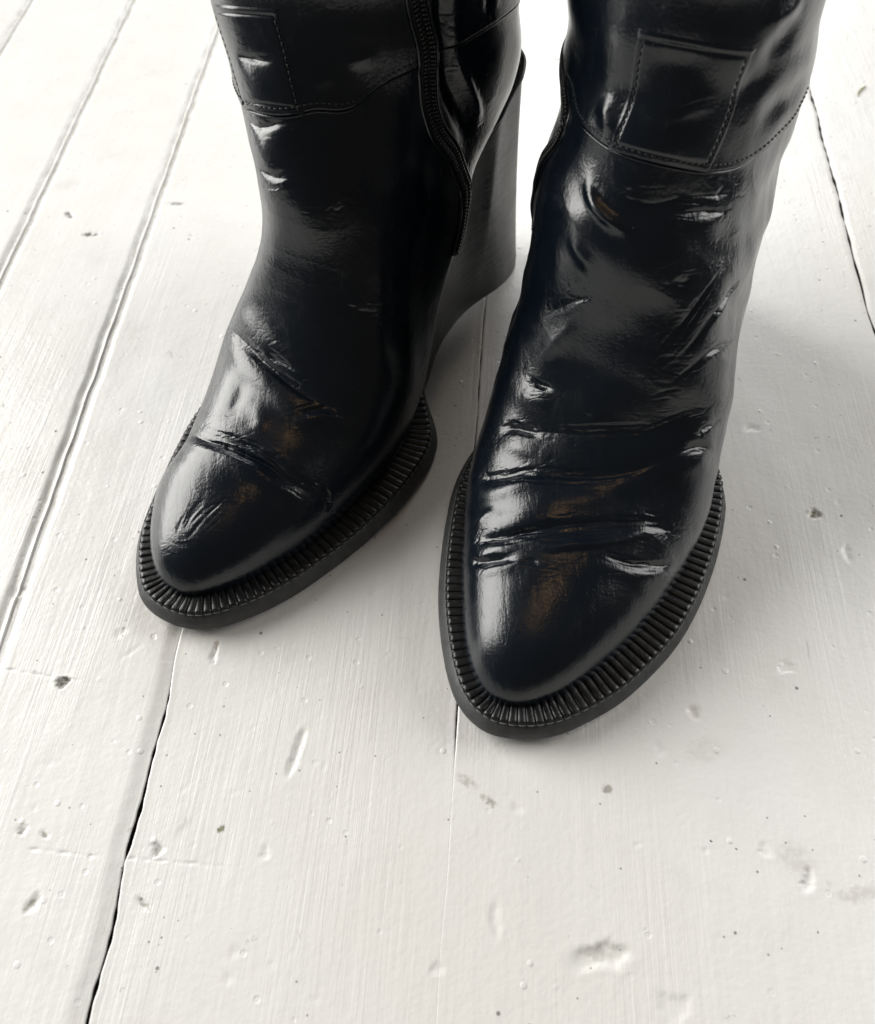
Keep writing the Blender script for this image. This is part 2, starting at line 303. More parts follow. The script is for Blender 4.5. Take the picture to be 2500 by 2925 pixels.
ys_in = np.concatenate([np.arange(-.7, -.02, .08), np.arange(-.02, .05, .001), np.arange(.05, .068, .0005), np.arange(.068, .124, .001),
                        np.arange(.124, .137, .0005), np.arange(.137, .26, .001), np.arange(.26, .46, .0016), np.arange(.46, .74, .0025), np.arange(.74, 1.9, .08), [1.9]])
ys_out = np.concatenate([np.arange(-.7, 0, .1), np.arange(0, .74, .01), np.arange(.74, 1.91, .1)])
for i in range(len(JOINTS) - 1):
    (xa, sa, ka), (xb, sb, kb) = JOINTS[i], JOINTS[i + 1]
    inview = xb > -0.40 and xa < 0.34
    ys = ys_in if inview else ys_out
    lx = xa + sa * ys; rx = xb + sb * ys
    def gapw(kind, idx):
        if kind == 'groove': return np.full_like(ys, .00015)
        if kind == 'gap': return np.full_like(ys, .0012)
        if kind == 'step': return np.clip(.0013 + jit(50, ys, .0006, .006, .09) - .0013 * smooth(.10, .135, ys), .00006, .0024)
        if kind == 'hair': return np.clip(.00030 + jit(60, ys, .0002, .004, .05), .00006, .001) * (.03 + .97 * smooth(.085, .11, ys))
        if kind == 'dark': return np.clip(.0012 + jit(70, ys, .0007, .01, .1), .00025, .0028)
    ga, gb = gapw(ka, i), gapw(kb, i + 1)
    wob = {'step': .0006, 'hair': .0003, 'dark': .0009}.get(ka, .0002)
    lx2 = lx + ga / 2 + jit(90 + i, ys, wob, .012, .12); 
    wob = {'step': .0006, 'hair': .0003, 'dark': .0009}.get(kb, .0002)
    rx2 = rx - gb / 2 + jit(91 + i, ys, wob, .012, .12)
    wd = float(np.mean(xb - xa)); n_in = int(wd / .0011) if inview else 6
    e = np.array([0, .0002, .0005, .0009, .0013, .0018, .0024, .0031, .0039, .0048, .0058, .0070])
    W_ = (rx2 - lx2)[:, None]
    mid = np.linspace(.0082, 1 - .0082, n_in)[None]   # fractions placeholder
    left = e[None] + 0 * W_; right = (W_ - e[::-1][None])
    midx = .0082 + (W_ - .0164) * np.linspace(0, 1, n_in)[None]
    d = np.concatenate([left, midx, right], 1)            # distance from left edge
    X = lx2[:, None] + d; Y = np.repeat(ys[:, None], d.shape[1], 1)
    dl, dr = d, W_ - d
    def prof(kind, dd, side):
        dd = dd * 1000
        rnd = -.45 * np.clip(1 - dd / .5, 0, 1) ** 2
        if kind == 'groove':
            ch = -1.25 * smooth(5.2, 3.1, dd) if side == 'R' else -1.1 * smooth(4.8, 2.6, dd)
            if side == 'R': ch = ch + 1.0 * smooth(1.6, .6, dd)
            return ch
        if kind == 'step': return (-1.1 * smooth(7.0, .6, dd) + rnd * .6) if side == 'R' else (rnd * .7 + .15 * smooth(3, 0, dd))
        if kind == 'hair': return (rnd * .8 + .12 * smooth(3.2, .8, dd)) * (.04 + .96 * smooth(.085, .11, ys))[:, None]
        if kind == 'dark': return rnd * 1.6 - .3 * smooth(2.5, .4, dd)
        return rnd
    pl = prof(ka, dl, 'L'); pr = prof(kb, dr, 'R')
    Z = pl + pr
    jn = np.clip(-((pl if ka == 'groove' else 0 * pl) + (pr if kb == 'groove' else 0 * pr)), 0, 1)
    P2 = np.stack([X * 1000, Y * 1000, 0 * X], -1)
    if inview:
        Z = Z + .05 * wnoise(P2, kw_f)
        for (dx, dy, hx, hy, an, dep) in DENTS:
            hx, hy, dep = hx * .85, hy * .85, dep * .85
            rmax = max(hx, hy) * 2.2
            rows = np.where(np.abs(ys * 1000 - dy) < rmax)[0]
            if len(rows) == 0: continue
            sl = slice(rows[0], rows[-1] + 1)
            px, py = P2[sl, :, 0] - dx, P2[sl, :, 1] - dy
            if np.abs(px).min() > rmax: continue
            ca, sa_ = math.cos(an), math.sin(an)
            q = np.hypot((px * ca + py * sa_) / hx, (-px * sa_ + py * ca) / hy)
            q = q * (1 + .16 * wnoise(P2[sl] * 3.0, kw_f) * .5 + .18 * np.sin(3 * np.arctan2(py, px) + dx) + .10 * np.sin(7 * np.arctan2(py, px) + dy))
            Z[sl] -= dep * (smooth(1.12, .72, q) * .75 + np.exp(-q * q) * .25) - .12 * dep * np.exp(-((q - 1.4) / .3) ** 2)
        for (a, b_, dep) in CRACKS:
            a = np.array(a); b_ = np.array(b_); L_ = np.linalg.norm(b_ - a); t_ = (b_ - a) / L_
            rel = P2[..., :2] - a; al_ = rel @ t_; ac = rel[..., 0] * -t_[1] + rel[..., 1] * t_[0] + .12 * np.sin(al_ * .7) + .10 * np.sin(al_ * 1.9)
            m_ = smooth(-1, 1, al_) * smooth(L_ + 1, L_ * .45, al_) * (.45 + .55 * np.sin(al_ * .31 + L_) * np.sin(al_ * .83))
            Z -= dep * m_ * np.exp(-(ac / .45) ** 2)
    V = np.stack([X, Y, Z / 1000], -1)
    n, mm = Z.shape
    # skirt down both sides
    lo_l = V[:, :1].copy(); lo_l[..., 2] = -.018; lo_r = V[:, -1:].copy(); lo_r[..., 2] = -.018
    V = np.concatenate([lo_l, V, lo_r], 1)
    o = mesh_obj('plank', V, grid_faces(n, mm + 2), M_floor, floor)
    o.data.materials.append(M_dark)
    mi = np.zeros((n - 1, mm + 1), dtype=np.int32); mi[:, 0] = ka != 'groove'; mi[:, -1] = kb != 'groove'
    o.data.polygons.foreach_set('material_index', mi.ravel())
    jn = np.concatenate([jn[:, :1], jn, jn[:, -1:]], 1)
    at = o.data.attributes.new('joint', 'FLOAT', 'POINT'); at.data.foreach_set('value', jn.astype(np.float32).ravel())

# ---------------------------------------------------------------- boots
# local frame of a boot, in mm: u from toe tip to heel, v towards the inner side, z up
FRAME = {'L': dict(o=(-114.8, 152.4), a=R(27), m=1), 'R': dict(o=(19.4, 104.2), a=R(23), m=-1)}
TAB = np.array([  # s, bottom/back profile u z, top/front profile u z, height of widest line, exponents
    [0.00, 10.4, 10.6, 10.4, 10.8, .12, 1.0, .9], [0.03, 11.33, 10.6, 11.4, 16.0, .11, .98, .85], [0.06, 14.13, 10.6, 14.4, 21.4, .10, .96, .8],
    [0.10, 20.8, 10.6, 21.4, 28.0, .09, .94, .8], [0.14, 30.7, 10.6, 31.8, 33.8, .085, .92, .8], [0.18, 44, 10.6, 46, 38.8, .08, .90, .8], [0.28, 72, 10.8, 75, 46.5, .08, .89, .8],
    [0.36, 100, 11.6, 104, 57, .07, .88, .8], [0.44, 128, 16, 119.3, 75, .07, .92, .8], [0.52, 160, 34, 130.7, 99, .10, .95, .85],
    [0.60, 198, 63, 138, 126, .20, .97, .9], [0.67, 240, 92, 150, 148, .33, 1.0, .95], [0.73, 278, 110, 158, 164, .42, 1.0, 1.],
    [0.79, 289, 138, 163, 181, .47, 1.0, 1.], [0.86, 286, 170, 166, 203, .50, 1.0, 1.], [0.93, 284, 210, 169, 232, .50, 1.0, 1.],
    [1.00, 286, 262, 171, 268, .50, 1.0, 1.]])
KS = np.array([0, .03, .06, .10, .14, .18, .28, .36, .40, .44, .48, .52, .56, .60, .635, .67, .70, .73, .76, .79, .825, .86, .93, 1.0])
WID = {'L': ([0.0, 5.3, 10.2, 17.1, 24.3, 31.2, 41.1, 45.9, 47.0, 46.7, 45.2, 41.5, 38.0, 36.4, 34.7, 34.4, 35.5, 37.5, 38.0, 35.4, 34.1, 34.2, 36.6, 39.5],
             [0.0, -6.0, -11.8, -19.6, -27.2, -34.6, -38.4, -45.5, -48.0, -47.9, -44.8, -39.1, -35.2, -38.1, -43.5, -50.0, -55.6, -61.0, -64.6, -65.7, -64.8, -62.5, -56.6, -50.4],
             [0.0, 0.0, 0.0, 0.0, 0.0, 0.0, 0.0, -1.2, -2.2, -3.7, -5.4, -7.2, -9.6, -13.1, -16.5, -19.8, -22.5, -24.9, -26.6, -27.3, -27.6, -27.7, -27.5, -27.2]),
       'R': ([0.0, 5.0, 9.7, 16.2, 22.6, 28.8, 40.1, 48.7, 51.9, 53.7, 53.9, 53.5, 52.9, 54.6, 58.0, 58.7, 58.0, 57.3, 57.6, 58.7, 58.7, 57.7, 54.5, 51.0],
             [0.0, -6.0, -11.6, -19.4, -27.2, -34.8, -45.8, -52.3, -53.9, -53.9, -52.3, -49.0, -44.1, -39.9, -37.4, -34.7, -32.2, -32.3, -32.3, -30.8, -28.7, -27.0, -27.8, -29.9],
             [0.0] * 24)}

def spring(u): return 4.0 * np.clip((62 - u) / 62, 0, 1) ** 1.8

def shape(k, s, al):
    s, al = np.broadcast_arrays(np.asarray(s, float), np.asarray(al, float))
    uB, zB, uF, zF, hm, eT, eB = [spl(TAB[:, 0], TAB[:, i], s) for i in range(1, 8)]
    wm, wl, cr = WID[k]
    M_ = spl(KS, wm, s); L_ = spl(KS, wl, s)
    sa, ca = np.sin(al), np.cos(al)
    e = np.where(sa >= 0, eT, eB)
    H = hm + np.where(sa >= 0, 1 - hm, hm) * np.sign(sa) * np.abs(sa) ** e
    c = (M_ + L_) / 2; hw = (M_ - L_) / 2
    c = c + spl(KS, cr, s) * (np.clip(H, 0, 1) - .5) * np.where(s < .5, 2 * s, 1)
    v = c + hw * np.sign(ca) * np.abs(ca) ** e
    zz = zB + (zF - zB) * H; uu = uB + (uF - uB) * H
    return np.stack([uu, v, zz + spring(uu)], -1), np.stack([(uB + uF) / 2, (M_ + L_) / 2, (zB + zF) / 2], -1)

def base(k, s, al):
    s, al = np.broadcast_arrays(np.asarray(s, float), np.asarray(al, float))
    P, C = shape(k, s, al)
    s0, s1 = np.clip(s - .003, 0, 1), np.clip(s + .003, 0, 1)
    Ts = shape(k, s1, al)[0] - shape(k, s0, al)[0]; Ta = shape(k, s, al + .012)[0] - shape(k, s, al - .012)[0]
    Nn = np.cross(Ts, Ta); ln = np.linalg.norm(Nn, axis=-1, keepdims=True)
    Nn = np.where(ln > 1e-9, Nn / np.maximum(ln, 1e-9), (P - C) / np.maximum(np.linalg.norm(P - C, axis=-1, keepdims=True), 1e-9))
    Nn *= np.where(((P - C) * Nn).sum(-1, keepdims=True) < 0, -1, 1)
    return P, Nn

# creases and folds: points (u, v, z) on the leather, depth (negative = ridge), half width,
# [(bulge, offset, width)...] with offset > 0 towards the heel, number of fine crinkles beside it, their spread
CREASE = {'L': [
    ([(72, -30, 35), (68, -17, 42), (68, -7, 43), (68, 3, 44), (68, 13, 43), (67, 21, 41), (68, 29, 37), (69, 34, 33)], 1.7, 1.4, [(1.6, -4.2, 3.2), (1.0, 6, 5)], 11, 3.5),
    ([(73, -28, 37), (71, -11, 44), (72, -2, 45), (72, 8, 45), (71, 22, 42), (71, 33, 35)], 1.0, 1.1, [], 6, 3),
    ([(119, -37, 57), (111, -23, 59), (107, -12, 58), (104, -1, 57), (102, 11, 55), (102, 20, 53), (105, 29, 50)], 1.8, 2.0, [(1.5, 8, 6), (1.3, -7, 5)], 10, 4.5),
    ([(111, -14, 62), (108, 1, 60), (107, 10, 59)], .8, 2.0, [], 3, 3),
    ([(91, 13, 50), (95, 17, 51), (101, 24, 51), (104, 30, 49)], 1.0, 1.3, [(1.1, -4, 3)], 5, 3),
    ([(100, -23, 51), (93, -15, 50), (85, -14, 48), (79, -19, 44)], 1.1, 4.0, [], 0, 0),
    ([(89, -8, 50), (83, 2, 49), (75, 1, 46)], -1.0, 4.0, [], 0, 0),
    ([(75, 35, 34), (73, 39, 27), (69, 40, 21)], .8, 1.2, [], 3, 2),
    ([(53, 7, 40), (41, 3, 36), (27, 0, 31)], .16, .7, [], 8, 5), ([(49, 1, 39), (40, -2, 36), (26, -4, 30)], .14, .7, [], 6, 5),
    ([(159, -35, 159), (157, -25, 161), (159, -14, 162)], .5, 2.4, [(.4, 8, 6), (.4, -8, 6)], 6, 3),
    ([(152, -31, 139), (147, -21, 141), (148, -14, 144), (152, -6, 146)], .7, 2.0, [(.3, -6, 4)], 7, 3),
    ([(144, -24, 126), (139, -12, 128), (142, -3, 132)], .7, 2.2, [(.4, 7, 5)], 6, 3),
    ([(141, -21, 120), (137, -11, 124), (140, -2, 128)], -.5, 2.0, [], 3, 2),
    ([(158, -7, 155), (163, -1, 157), (168, 4, 158)], -.9, 3.0, [], 0, 0), ([(168, 3, 161), (174, 9, 161), (180, 14, 162)], -.8, 2.5, [], 0, 0),
    ([(139, 7, 119), (144, 11, 122), (150, 14, 124)], -.7, 3.0, [], 3, 4),
    ([(205, 25, 200), (204, 26, 171), (203, 28, 161), (203, 31, 148), (206, 33, 135), (209, 37, 119), (210, 38, 105)], 5.0, 4.5, [], 4, 4),
    ([(209, 33, 152), (211, 35, 141), (216, 37, 127), (218, 38, 117)], -2.4, 2.2, [], 3, 3),
    ([(228, 37, 190), (226, 37, 170), (224, 37, 158)], 1.4, 2.0, [(1.0, 5, 3)], 3, 3),
    ([(128, 20, 84), (133, 26, 80), (140, 30, 76)], .35, 2.0, [], 6, 6),
], 'R': [
    ([(59, 32, 26), (56, 26, 32), (57, 21, 36), (59, 15, 39), (62, 11, 41)], 1.4, 1.4, [(.8, -4, 3), (1.0, 4.5, 3)], 6, 3),
    ([(67, 34, 28), (66, 28, 35), (67, 20, 40), (69, 15, 42), (72, 8, 45), (75, 1, 46), (78, -6, 47)], 1.5, 1.7, [(1.2, 6, 5)], 8, 3),
    ([(66, 17, 41), (66, 9, 43), (67, 2, 43), (71, -7, 45), (75, -15, 45), (80, -23, 45), (87, -30, 45), (94, -39, 42)], -1.3, 2.4, [], 2, 3),
    ([(72, -16, 44), (72, -21, 43), (73, -26, 42), (75, -32, 40), (80, -40, 36), (88, -47, 29)], 1.3, 1.3, [(.9, -4.5, 3.5)], 7, 3),
    ([(58, 11, 40), (59, 6, 41), (58, 2, 41)], .6, 1.0, [], 2, 1.5),
    ([(71, 35, 30), (74, 33, 35), (78, 27, 41)], -1.3, 2.6, [], 0, 0),
    ([(94, 42, 33), (91, 34, 41), (92, 27, 46), (93, 23, 48), (94, 16, 50)], 1.5, 1.6, [(1.6, -6, 4)], 8, 3),
    ([(110, 40, 47), (110, 34, 53), (109, 27, 55), (108, 20, 57)], 1.5, 1.6, [(1.6, -7, 4.5)], 8, 3.5),
    ([(124, 34, 69), (122, 29, 70), (121, 25, 71), (120, 20, 72)], 1.0, 1.3, [(1.4, -7, 5)], 4, 3),
    ([(115, -29, 61), (119, -35, 62), (124, -40, 61), (131, -47, 54)], 1.1, 1.4, [(1.0, -6, 5)], 8, 4),
    ([(125, -37, 66), (131, -41, 66), (140, -45, 62)], .8, 1.3, [], 4, 3),
    ([(114, 4, 66), (115, -15, 67), (126, -31, 73), (142, -43, 69)], 1.8, 8.0, [], 2, 6),
    ([(137, 33, 92), (136, 27, 100), (136, 21, 106), (135, 15, 110)], .55, 1.0, [], 6, 4),
    ([(128, 35, 73), (129, 29, 82), (131, 23, 92), (134, 18, 103)], -1.3, 4.0, [], 0, 0),
    ([(140, -10, 121), (142, -14, 121), (145, -17, 121)], .8, 1.2, [], 2, 2),
    ([(85, 35, 38), (82, 20, 45), (85, 5, 49), (91, -9, 51), (101, -23, 53)], -1.2, 4.0, [], 0, 0),
    ([(167, -32, 111), (144, -26, 104), (129, -18, 89)], .4, .9, [], 22, 10), ([(161, -26, 122), (143, -21, 112), (129, -13, 90)], .32, .9, [], 12, 8),
    ([(164, -40, 83), (141, -30, 93), (128, -20, 85)], .4, 1.0, [], 14, 8),
    ([(155, 31, 145), (151, 27, 141), (146, 21, 138), (143, 13, 136), (143, 5, 134)], -1.8, 2.0, [(-1.0, 5, 4), (-.8, -5, 4)], 0, 0),
    ([(148, 17, 143), (148, 4, 144), (154, -5, 145), (171, -21, 140)], 1.4, 4.0, [], 5, 4), ([(148, -1, 140), (154, -10, 140), (167, -21, 137)], 1.0, 2.4, [], 5, 4),
    ([(162, 21, 171), (160, 9, 169), (163, 1, 172), (169, -8, 173)], -1.0, 3.0, [], 3, 3), ([(166, 30, 169), (161, 26, 162), (157, 21, 159)], -1.5, 3.0, [], 0, 0),
    ([(179, -18, 162), (190, -23, 164), (211, -29, 161)], 1.8, 5.0, [(1.0, 9, 5), (1.0, -9, 5)], 0, 0), ([(176, -10, 190), (182, -14, 193), (194, -20, 194)], -1.8, 4.0, [], 0, 0),
    ([(146, 31, 126), (140, 23, 122), (137, 17, 118)], -1.1, 3.0, [], 0, 0),
    ([(91, 34, 41), (94, 18, 50), (98, 0, 54), (106, -18, 57), (116, -30, 61), (124, -40, 60)], .55, 2.2, [(.6, -6, 5), (.5, 7, 5)], 7, 5),
    ([(110, 36, 52), (110, 22, 57), (111, 5, 63), (117, -18, 68), (126, -37, 66)], .5, 2.4, [(.5, -7, 5)], 6, 5),
    ([(69, 15, 42), (74, 0, 46), (82, -16, 47), (92, -34, 44), (100, -46, 36)], .5, 2.0, [(.5, 6, 5)], 5, 4),
    ([(164, 10, 183), (165, 8, 183)], 1.6, 6.0, [], 0, 0), ([(179, -15, 176), (180, -16, 176)], 1.4, 5.0, [], 0, 0), ([(184, -17, 185), (186, -18, 186)], 1.6, 5.0, [], 0, 0),
]}
WAVE = {'L': make_waves(11, 12, 26, 70), 'R': make_waves(12, 12, 26, 70)}

FOLD = {'L': make_waves(41, 10, 11, 26), 'R': make_waves(42, 10, 11, 26)}
FOLD3 = {'L': make_waves(51, 7, 22, 44), 'R': make_waves(52, 7, 20, 42)}
FOLD2 = {'L': make_waves(43, 8, 16, 40), 'R': make_waves(44, 8, 16, 40)}
def flex_field(k, P):
    P = P.reshape(-1, 3); out = np.zeros(len(P))
    for pts, A, wd, bul, nc, spread in CREASE[k]:
        if nc == 0: continue
        Q = resample(pts, 2.0); lo, hi = Q.min(0) - 16, Q.max(0) + 16
        idx = np.where(np.all((P > lo) & (P < hi), axis=1))[0]
        if len(idx) == 0: continue
        d2 = np.min([((P[idx] - q) ** 2).sum(1) for q in Q], axis=0)
        out[idx] = np.maximum(out[idx], np.exp(-d2 / 36.0))
    return np.clip(out + .10, 0, 1)

def resample(P, step):
    P = np.asarray(P, float)
    t = np.r_[0, np.cumsum(np.linalg.norm(np.diff(P, axis=0), axis=1))]
    n = max(4, int(t[-1] / step)); q = np.linspace(0, t[-1], n)
    return np.stack([spl(t, P[:, i], q) for i in range(3)], 1) if len(P) > 2 else np.stack([np.interp(q, t, P[:, i]) for i in range(3)], 1)

def build_lines(k):
    r = np.random.default_rng(5 if k == 'L' else 6); out = []
    for pts, A, wd, bul, nc, spread in CREASE[k]:
        Q = resample(pts, .8); out.append((Q, A, wd, bul))
        for _ in range(nc):
            a, b_ = sorted(r.uniform(0, 1, 2)); 
            if b_ - a < .5: a, b_ = max(0, a - .25), min(1, b_ + .25)
            i0, i1 = int(a * (len(Q) - 1)), max(int(a * (len(Q) - 1)) + 5, int(b_ * (len(Q) - 1)))
            q = Q[i0:i1 + 1].copy()
            if len(q) < 4: continue
            T = np.gradient(q, axis=0); T /= np.linalg.norm(T, axis=1)[:, None] + 1e-9
            ax = np.cross(T, [0, 0.0, 1.0]); ax /= np.linalg.norm(ax, axis=1)[:, None] + 1e-9
            tt = np.arange(len(q))
            o_ = r.uniform(-spread, spread) + r.uniform(-.6, .6) * np.sin(tt / r.uniform(2, 6) + r.uniform(0, 6)) + r.uniform(-2, 2) * (tt / len(q) - .5)
            q = q + ax * o_[:, None]
            out.append((q, r.uniform(.14, .45) * (1 if abs(A) > .3 else .5), r.uniform(.45, .85), []))
    return out
LINES = {k: build_lines(k) for k in 'LR'}

def displaced(k, s, al, off=0.0, lines=True):
    P, Nn = base(k, s, al)
    sh = P.shape[:-1]; P = P.reshape(-1, 3); Nn = Nn.reshape(-1, 3)
    D = np.zeros(len(P))
    sv = np.broadcast_to(s, sh).ravel()
    amp = .08 + .50 * smooth(.30, .45, sv)
    D += amp * wnoise(P, WAVE[k])
    zone = smooth(.22, .28, sv) * smooth(.40, .34, sv) * .7 + smooth(.40, .48, sv) * smooth(.86, .66, sv)
    fn = wnoise(P * np.array([1, .33, 1]), FOLD[k])
    D += (.42 if k == 'L' else .62) * smooth(.50, .60, sv) * wnoise(P * np.array([.6, .28, 1.1]), FOLD3[k])
    D += (.40 if k == 'L' else .8) * zone * (.34 * fn - .30 * np.abs(wnoise(P * np.array([1, .30, 1]), FOLD2[k])) ** .7)
    if lines:
        for Q, A, wd, bul in LINES[k]:
            rad = max([wd * 4.0] + [abs(b[1]) + 2.2 * b[2] for b in bul])
            lo, hi = Q.min(0) - rad, Q.max(0) + rad
            idx = np.where(np.all((P > lo) & (P < hi), axis=1))[0]
            if len(idx) == 0: continue
            T = np.gradient(Q, axis=0); T /= np.linalg.norm(T, axis=1)[:, None] + 1e-9
            ends = np.minimum(np.arange(len(Q)), np.arange(len(Q))[::-1]) / max(2, len(Q) * .40)
            fade = np.clip(ends, 0, 1); fade = fade * fade * (3 - 2 * fade); 
            if len(Q) < 6: fade[:] = 1
            for c0 in range(0, len(idx), 20000):
                ii = idx[c0:c0 + 20000]; p = P[ii]
                d2 = ((p[:, None] - Q[None]) ** 2).sum(-1); j = d2.argmin(1)
                rel = p - Q[j]; t = T[j]; nn = Nn[ii]
                al_ = (rel * t).sum(1)
                ax = np.cross(t, nn); ax /= np.linalg.norm(ax, axis=1)[:, None] + 1e-9
                flip = np.where(np.abs(ax[:, 0]) + np.abs(ax[:, 2]) > np.abs(ax[:, 1]) * .6, np.sign(ax[:, 0] * .8 + ax[:, 2] * .6), np.sign(ax[:, 1]))
                ac = (rel * ax).sum(1) * flip
                excess = np.sqrt(np.maximum(d2[np.arange(len(ii)), j] - ac ** 2, 0))
                ex = np.exp(-(np.maximum(excess - 1.3, 0) / max(2.5, wd)) ** 2)
                sp_ = np.linalg.norm(Q[1] - Q[0]) + 1e-9
                jf = np.clip(j + al_ / sp_, 0, len(Q) - 1)
                f_ = np.interp(jf, np.arange(len(Q)), fade) * ex
                D[ii] += -A * .85 * np.exp(-(ac / wd) ** 2) * f_
                fr = .25 + .75 * np.sin(np.pi * np.clip((jf + .5) / len(Q), 0, 1))
                for (B, o_, wb) in bul:
                    ext = np.sqrt(np.maximum(d2[np.arange(len(ii)), j] - ac ** 2, 0))
                    D[ii] += B * .8 * np.exp(-((ac - o_) / wb) ** 2) * fr * np.exp(-(ext / (wb * 1.2)) ** 2)
    o2 = np.broadcast_to(off, sh).ravel()
    return (P + Nn * (D + o2)[:, None]).reshape(*sh, 3), Nn.reshape(*sh, 3)

def to_world(k, P):
    f = FRAME[k]; a, m = f['a'], f['m']
    hd = (math.sin(a), math.cos(a)); md = (m * math.cos(a), -m * math.sin(a))
    P = np.asarray(P, float)
    return np.stack([(P[..., 0] * hd[0] + P[..., 1] * md[0]), (P[..., 0] * hd[1] + P[..., 1] * md[1]), P[..., 2]], -1) / 1000.0

SEAM = {'L': [(-90, .82), (-30, .80), (0, .785), (20, .762), (33, .742), (45, .717), (52, .694), (68, .679), (80, .667), (100, .661), (115, .664), (135, .69), (160, .74), (180, .78), (210, .80), (270, .82)],
        'R': [(-90, .82), (-30, .80), (0, .785), (30, .75), (45, .734), (54, .719), (64, .709), (76, .700), (90, .697), (101, .696), (120, .698), (136, .709), (148, .730), (161, .752), (172, .771), (200, .80), (270, .82)]}
STRAP = {'L': dict(top=[(78, .779), (120, .762)], bot=[(72, .672), (114, .660)]), 'R': dict(top=[(79, .824), (126, .822)], bot=[(76, .699), (120, .697)])}
ZIP = {'L': [(1.0, 33), (.88, 32), (.803, 31), (.777, 31), (.74, 30), (.701, 25), (.684, 20), (.668, 10), (.652, 2), (.64, -4), (.623, -8), (.601, -9)],
       'R': [(1.0, -28), (.86, -22), (.79, -4), (.75, 22), (.725, 36), (.71, 40), (.69, 35), (.67, 25), (.65, 14), (.635, 4), (.62, -6)]}
SOLE = {'L': [(283, 36.5), (274, 39), (256, 37), (243, 32.5), (232.5, 29.5), (213, 27.8), (195.4, 29.4), (182.6, 32.5), (170, 36.5), (160.7, 42.5), (150.3, 50.7), (139.8, 57.7), (128, 61), (113.6, 61.4), (96.5, 59.7), (76.2, 55.4), (54.1, 48), (34.6, 39.9),
              (18.6, 30.3), (8.8, 21.9), (3.7, 15.3), (1.5, 9.9), (0.3, -.5), (1.3, -8.7), (4.1, -15.6), (10.3, -22.6), (19.6, -30.7), (32.1, -38), (45.4, -43.2), (61.6, -48.5), (74.4, -52.1),
              (95, -56.5), (115, -58), (135, -57), (155, -52), (175, -43.5), (200, -35), (230, -32), (260, -33), (279, -30), (290, -18), (294.5, 0), (293.5, 18), (290, 29)],
        'R': [(283, 34), (274, 36), (256, 34.5), (243, 30.5), (232.5, 28.5), (213, 27), (195.4, 28), (182.6, 31), (170, 35), (160.7, 41), (150.3, 48), (139.8, 54), (128.2, 57), (113.5, 58), (101.5, 56.9), (86.1, 53.5), (63.8, 47), (47.4, 40.9),
              (27.7, 30.9), (15.8, 23.3), (7.2, 15.8), (2.4, 8.4), (.3, .1), (1.5, -7.7), (4.8, -16.4), (9.9, -24.4), (20.7, -34.7), (32.3, -43.5), (47.5, -51.5), (66.8, -59.1), (85.4, -63.1),
              (107.2, -65), (129.3, -64.6), (147.3, -62.2), (158, -58.5), (168, -51), (178, -42), (192, -33), (208, -28), (230, -26), (256, -27), (276, -25), (289, -13), (294.5, 3), (293.5, 17), (290, 27)]}

def closed_curve(pts, n):
    P = np.asarray(pts, float); P = np.vstack([P[-3:], P, P[:4]])
    t = np.r_[0, np.cumsum(np.linalg.norm(np.diff(P, axis=0), axis=1))]
    q = np.linspace(t[3], t[-4], n, endpoint=False)
    C = np.stack([spl(t, P[:, i], q) for i in (0, 1)], 1)
    for _ in range(3): C = .25 * np.roll(C, 1, 0) + .5 * C + .25 * np.roll(C, -1, 0)
    return C
def inward(C):
    T = np.roll(C, -1, 0) - np.roll(C, 1, 0); T /= np.linalg.norm(T, axis=1)[:, None]
    nrm = np.stack([-T[:, 1], T[:, 0]], 1)
    if ((C.mean(0) - C) * nrm).sum() < 0: nrm = -nrm
    for _ in range(6): nrm = .25 * np.roll(nrm, 1, 0) + .5 * nrm + .25 * np.roll(nrm, -1, 0)
    return nrm / np.linalg.norm(nrm, axis=1)[:, None]

def tube_local(P, rad, nseg=8, caps=True):
    P = np.asarray(P, float); T = np.gradient(P, axis=0); T /= np.linalg.norm(T, axis=1)[:, None] + 1e-9
    up = np.array([.13, .31, .94]); A_ = np.cross(T, up); A_ /= np.linalg.norm(A_, axis=1)[:, None] + 1e-9; B_ = np.cross(T, A_)
    th = np.linspace(0, 2 * np.pi, nseg, endpoint=False)
    rad = np.broadcast_to(rad, len(P))
    V = P[:, None] + rad[:, None, None] * (np.cos(th)[None, :, None] * A_[:, None] + np.sin(th)[None, :, None] * B_[:, None])
    return V.reshape(-1, 3), grid_faces(len(P), nseg, True)

def capsules(segs, rad, prof=((-.5, .25), (-.42, .8), (-.15, 1), (.15, 1), (.42, .8), (.5, .25)), nseg=6, flat=1.0):
    """many little thread stitches: list of (p0, p1, normal) -> one mesh"""
    Vs, Fs, off = [], [], 0
    for p0, p1, nn in segs:
        p0, p1, nn = map(np.asarray, (p0, p1, nn)); d = p1 - p0; L_ = np.linalg.norm(d); t = d / (L_ + 1e-9)
        b_ = np.cross(nn, t); b_ /= np.linalg.norm(b_) + 1e-9; n2 = np.cross(t, b_)
        th = np.linspace(0, 2 * np.pi, nseg, endpoint=False)
        for f_, r_ in prof:
            c = (p0 + p1) / 2 + t * f_ * L_ + n2 * (.5 - 2 * f_ * f_) * rad * .6
            for a in th: Vs.append(c + rad * r_ * (np.cos(a) * b_ + flat * np.sin(a) * n2))
        n = len(prof)
        Fs.append(grid_faces(n, nseg, True) + off)
        off += n * nseg
    return np.array(Vs), np.concatenate(Fs)

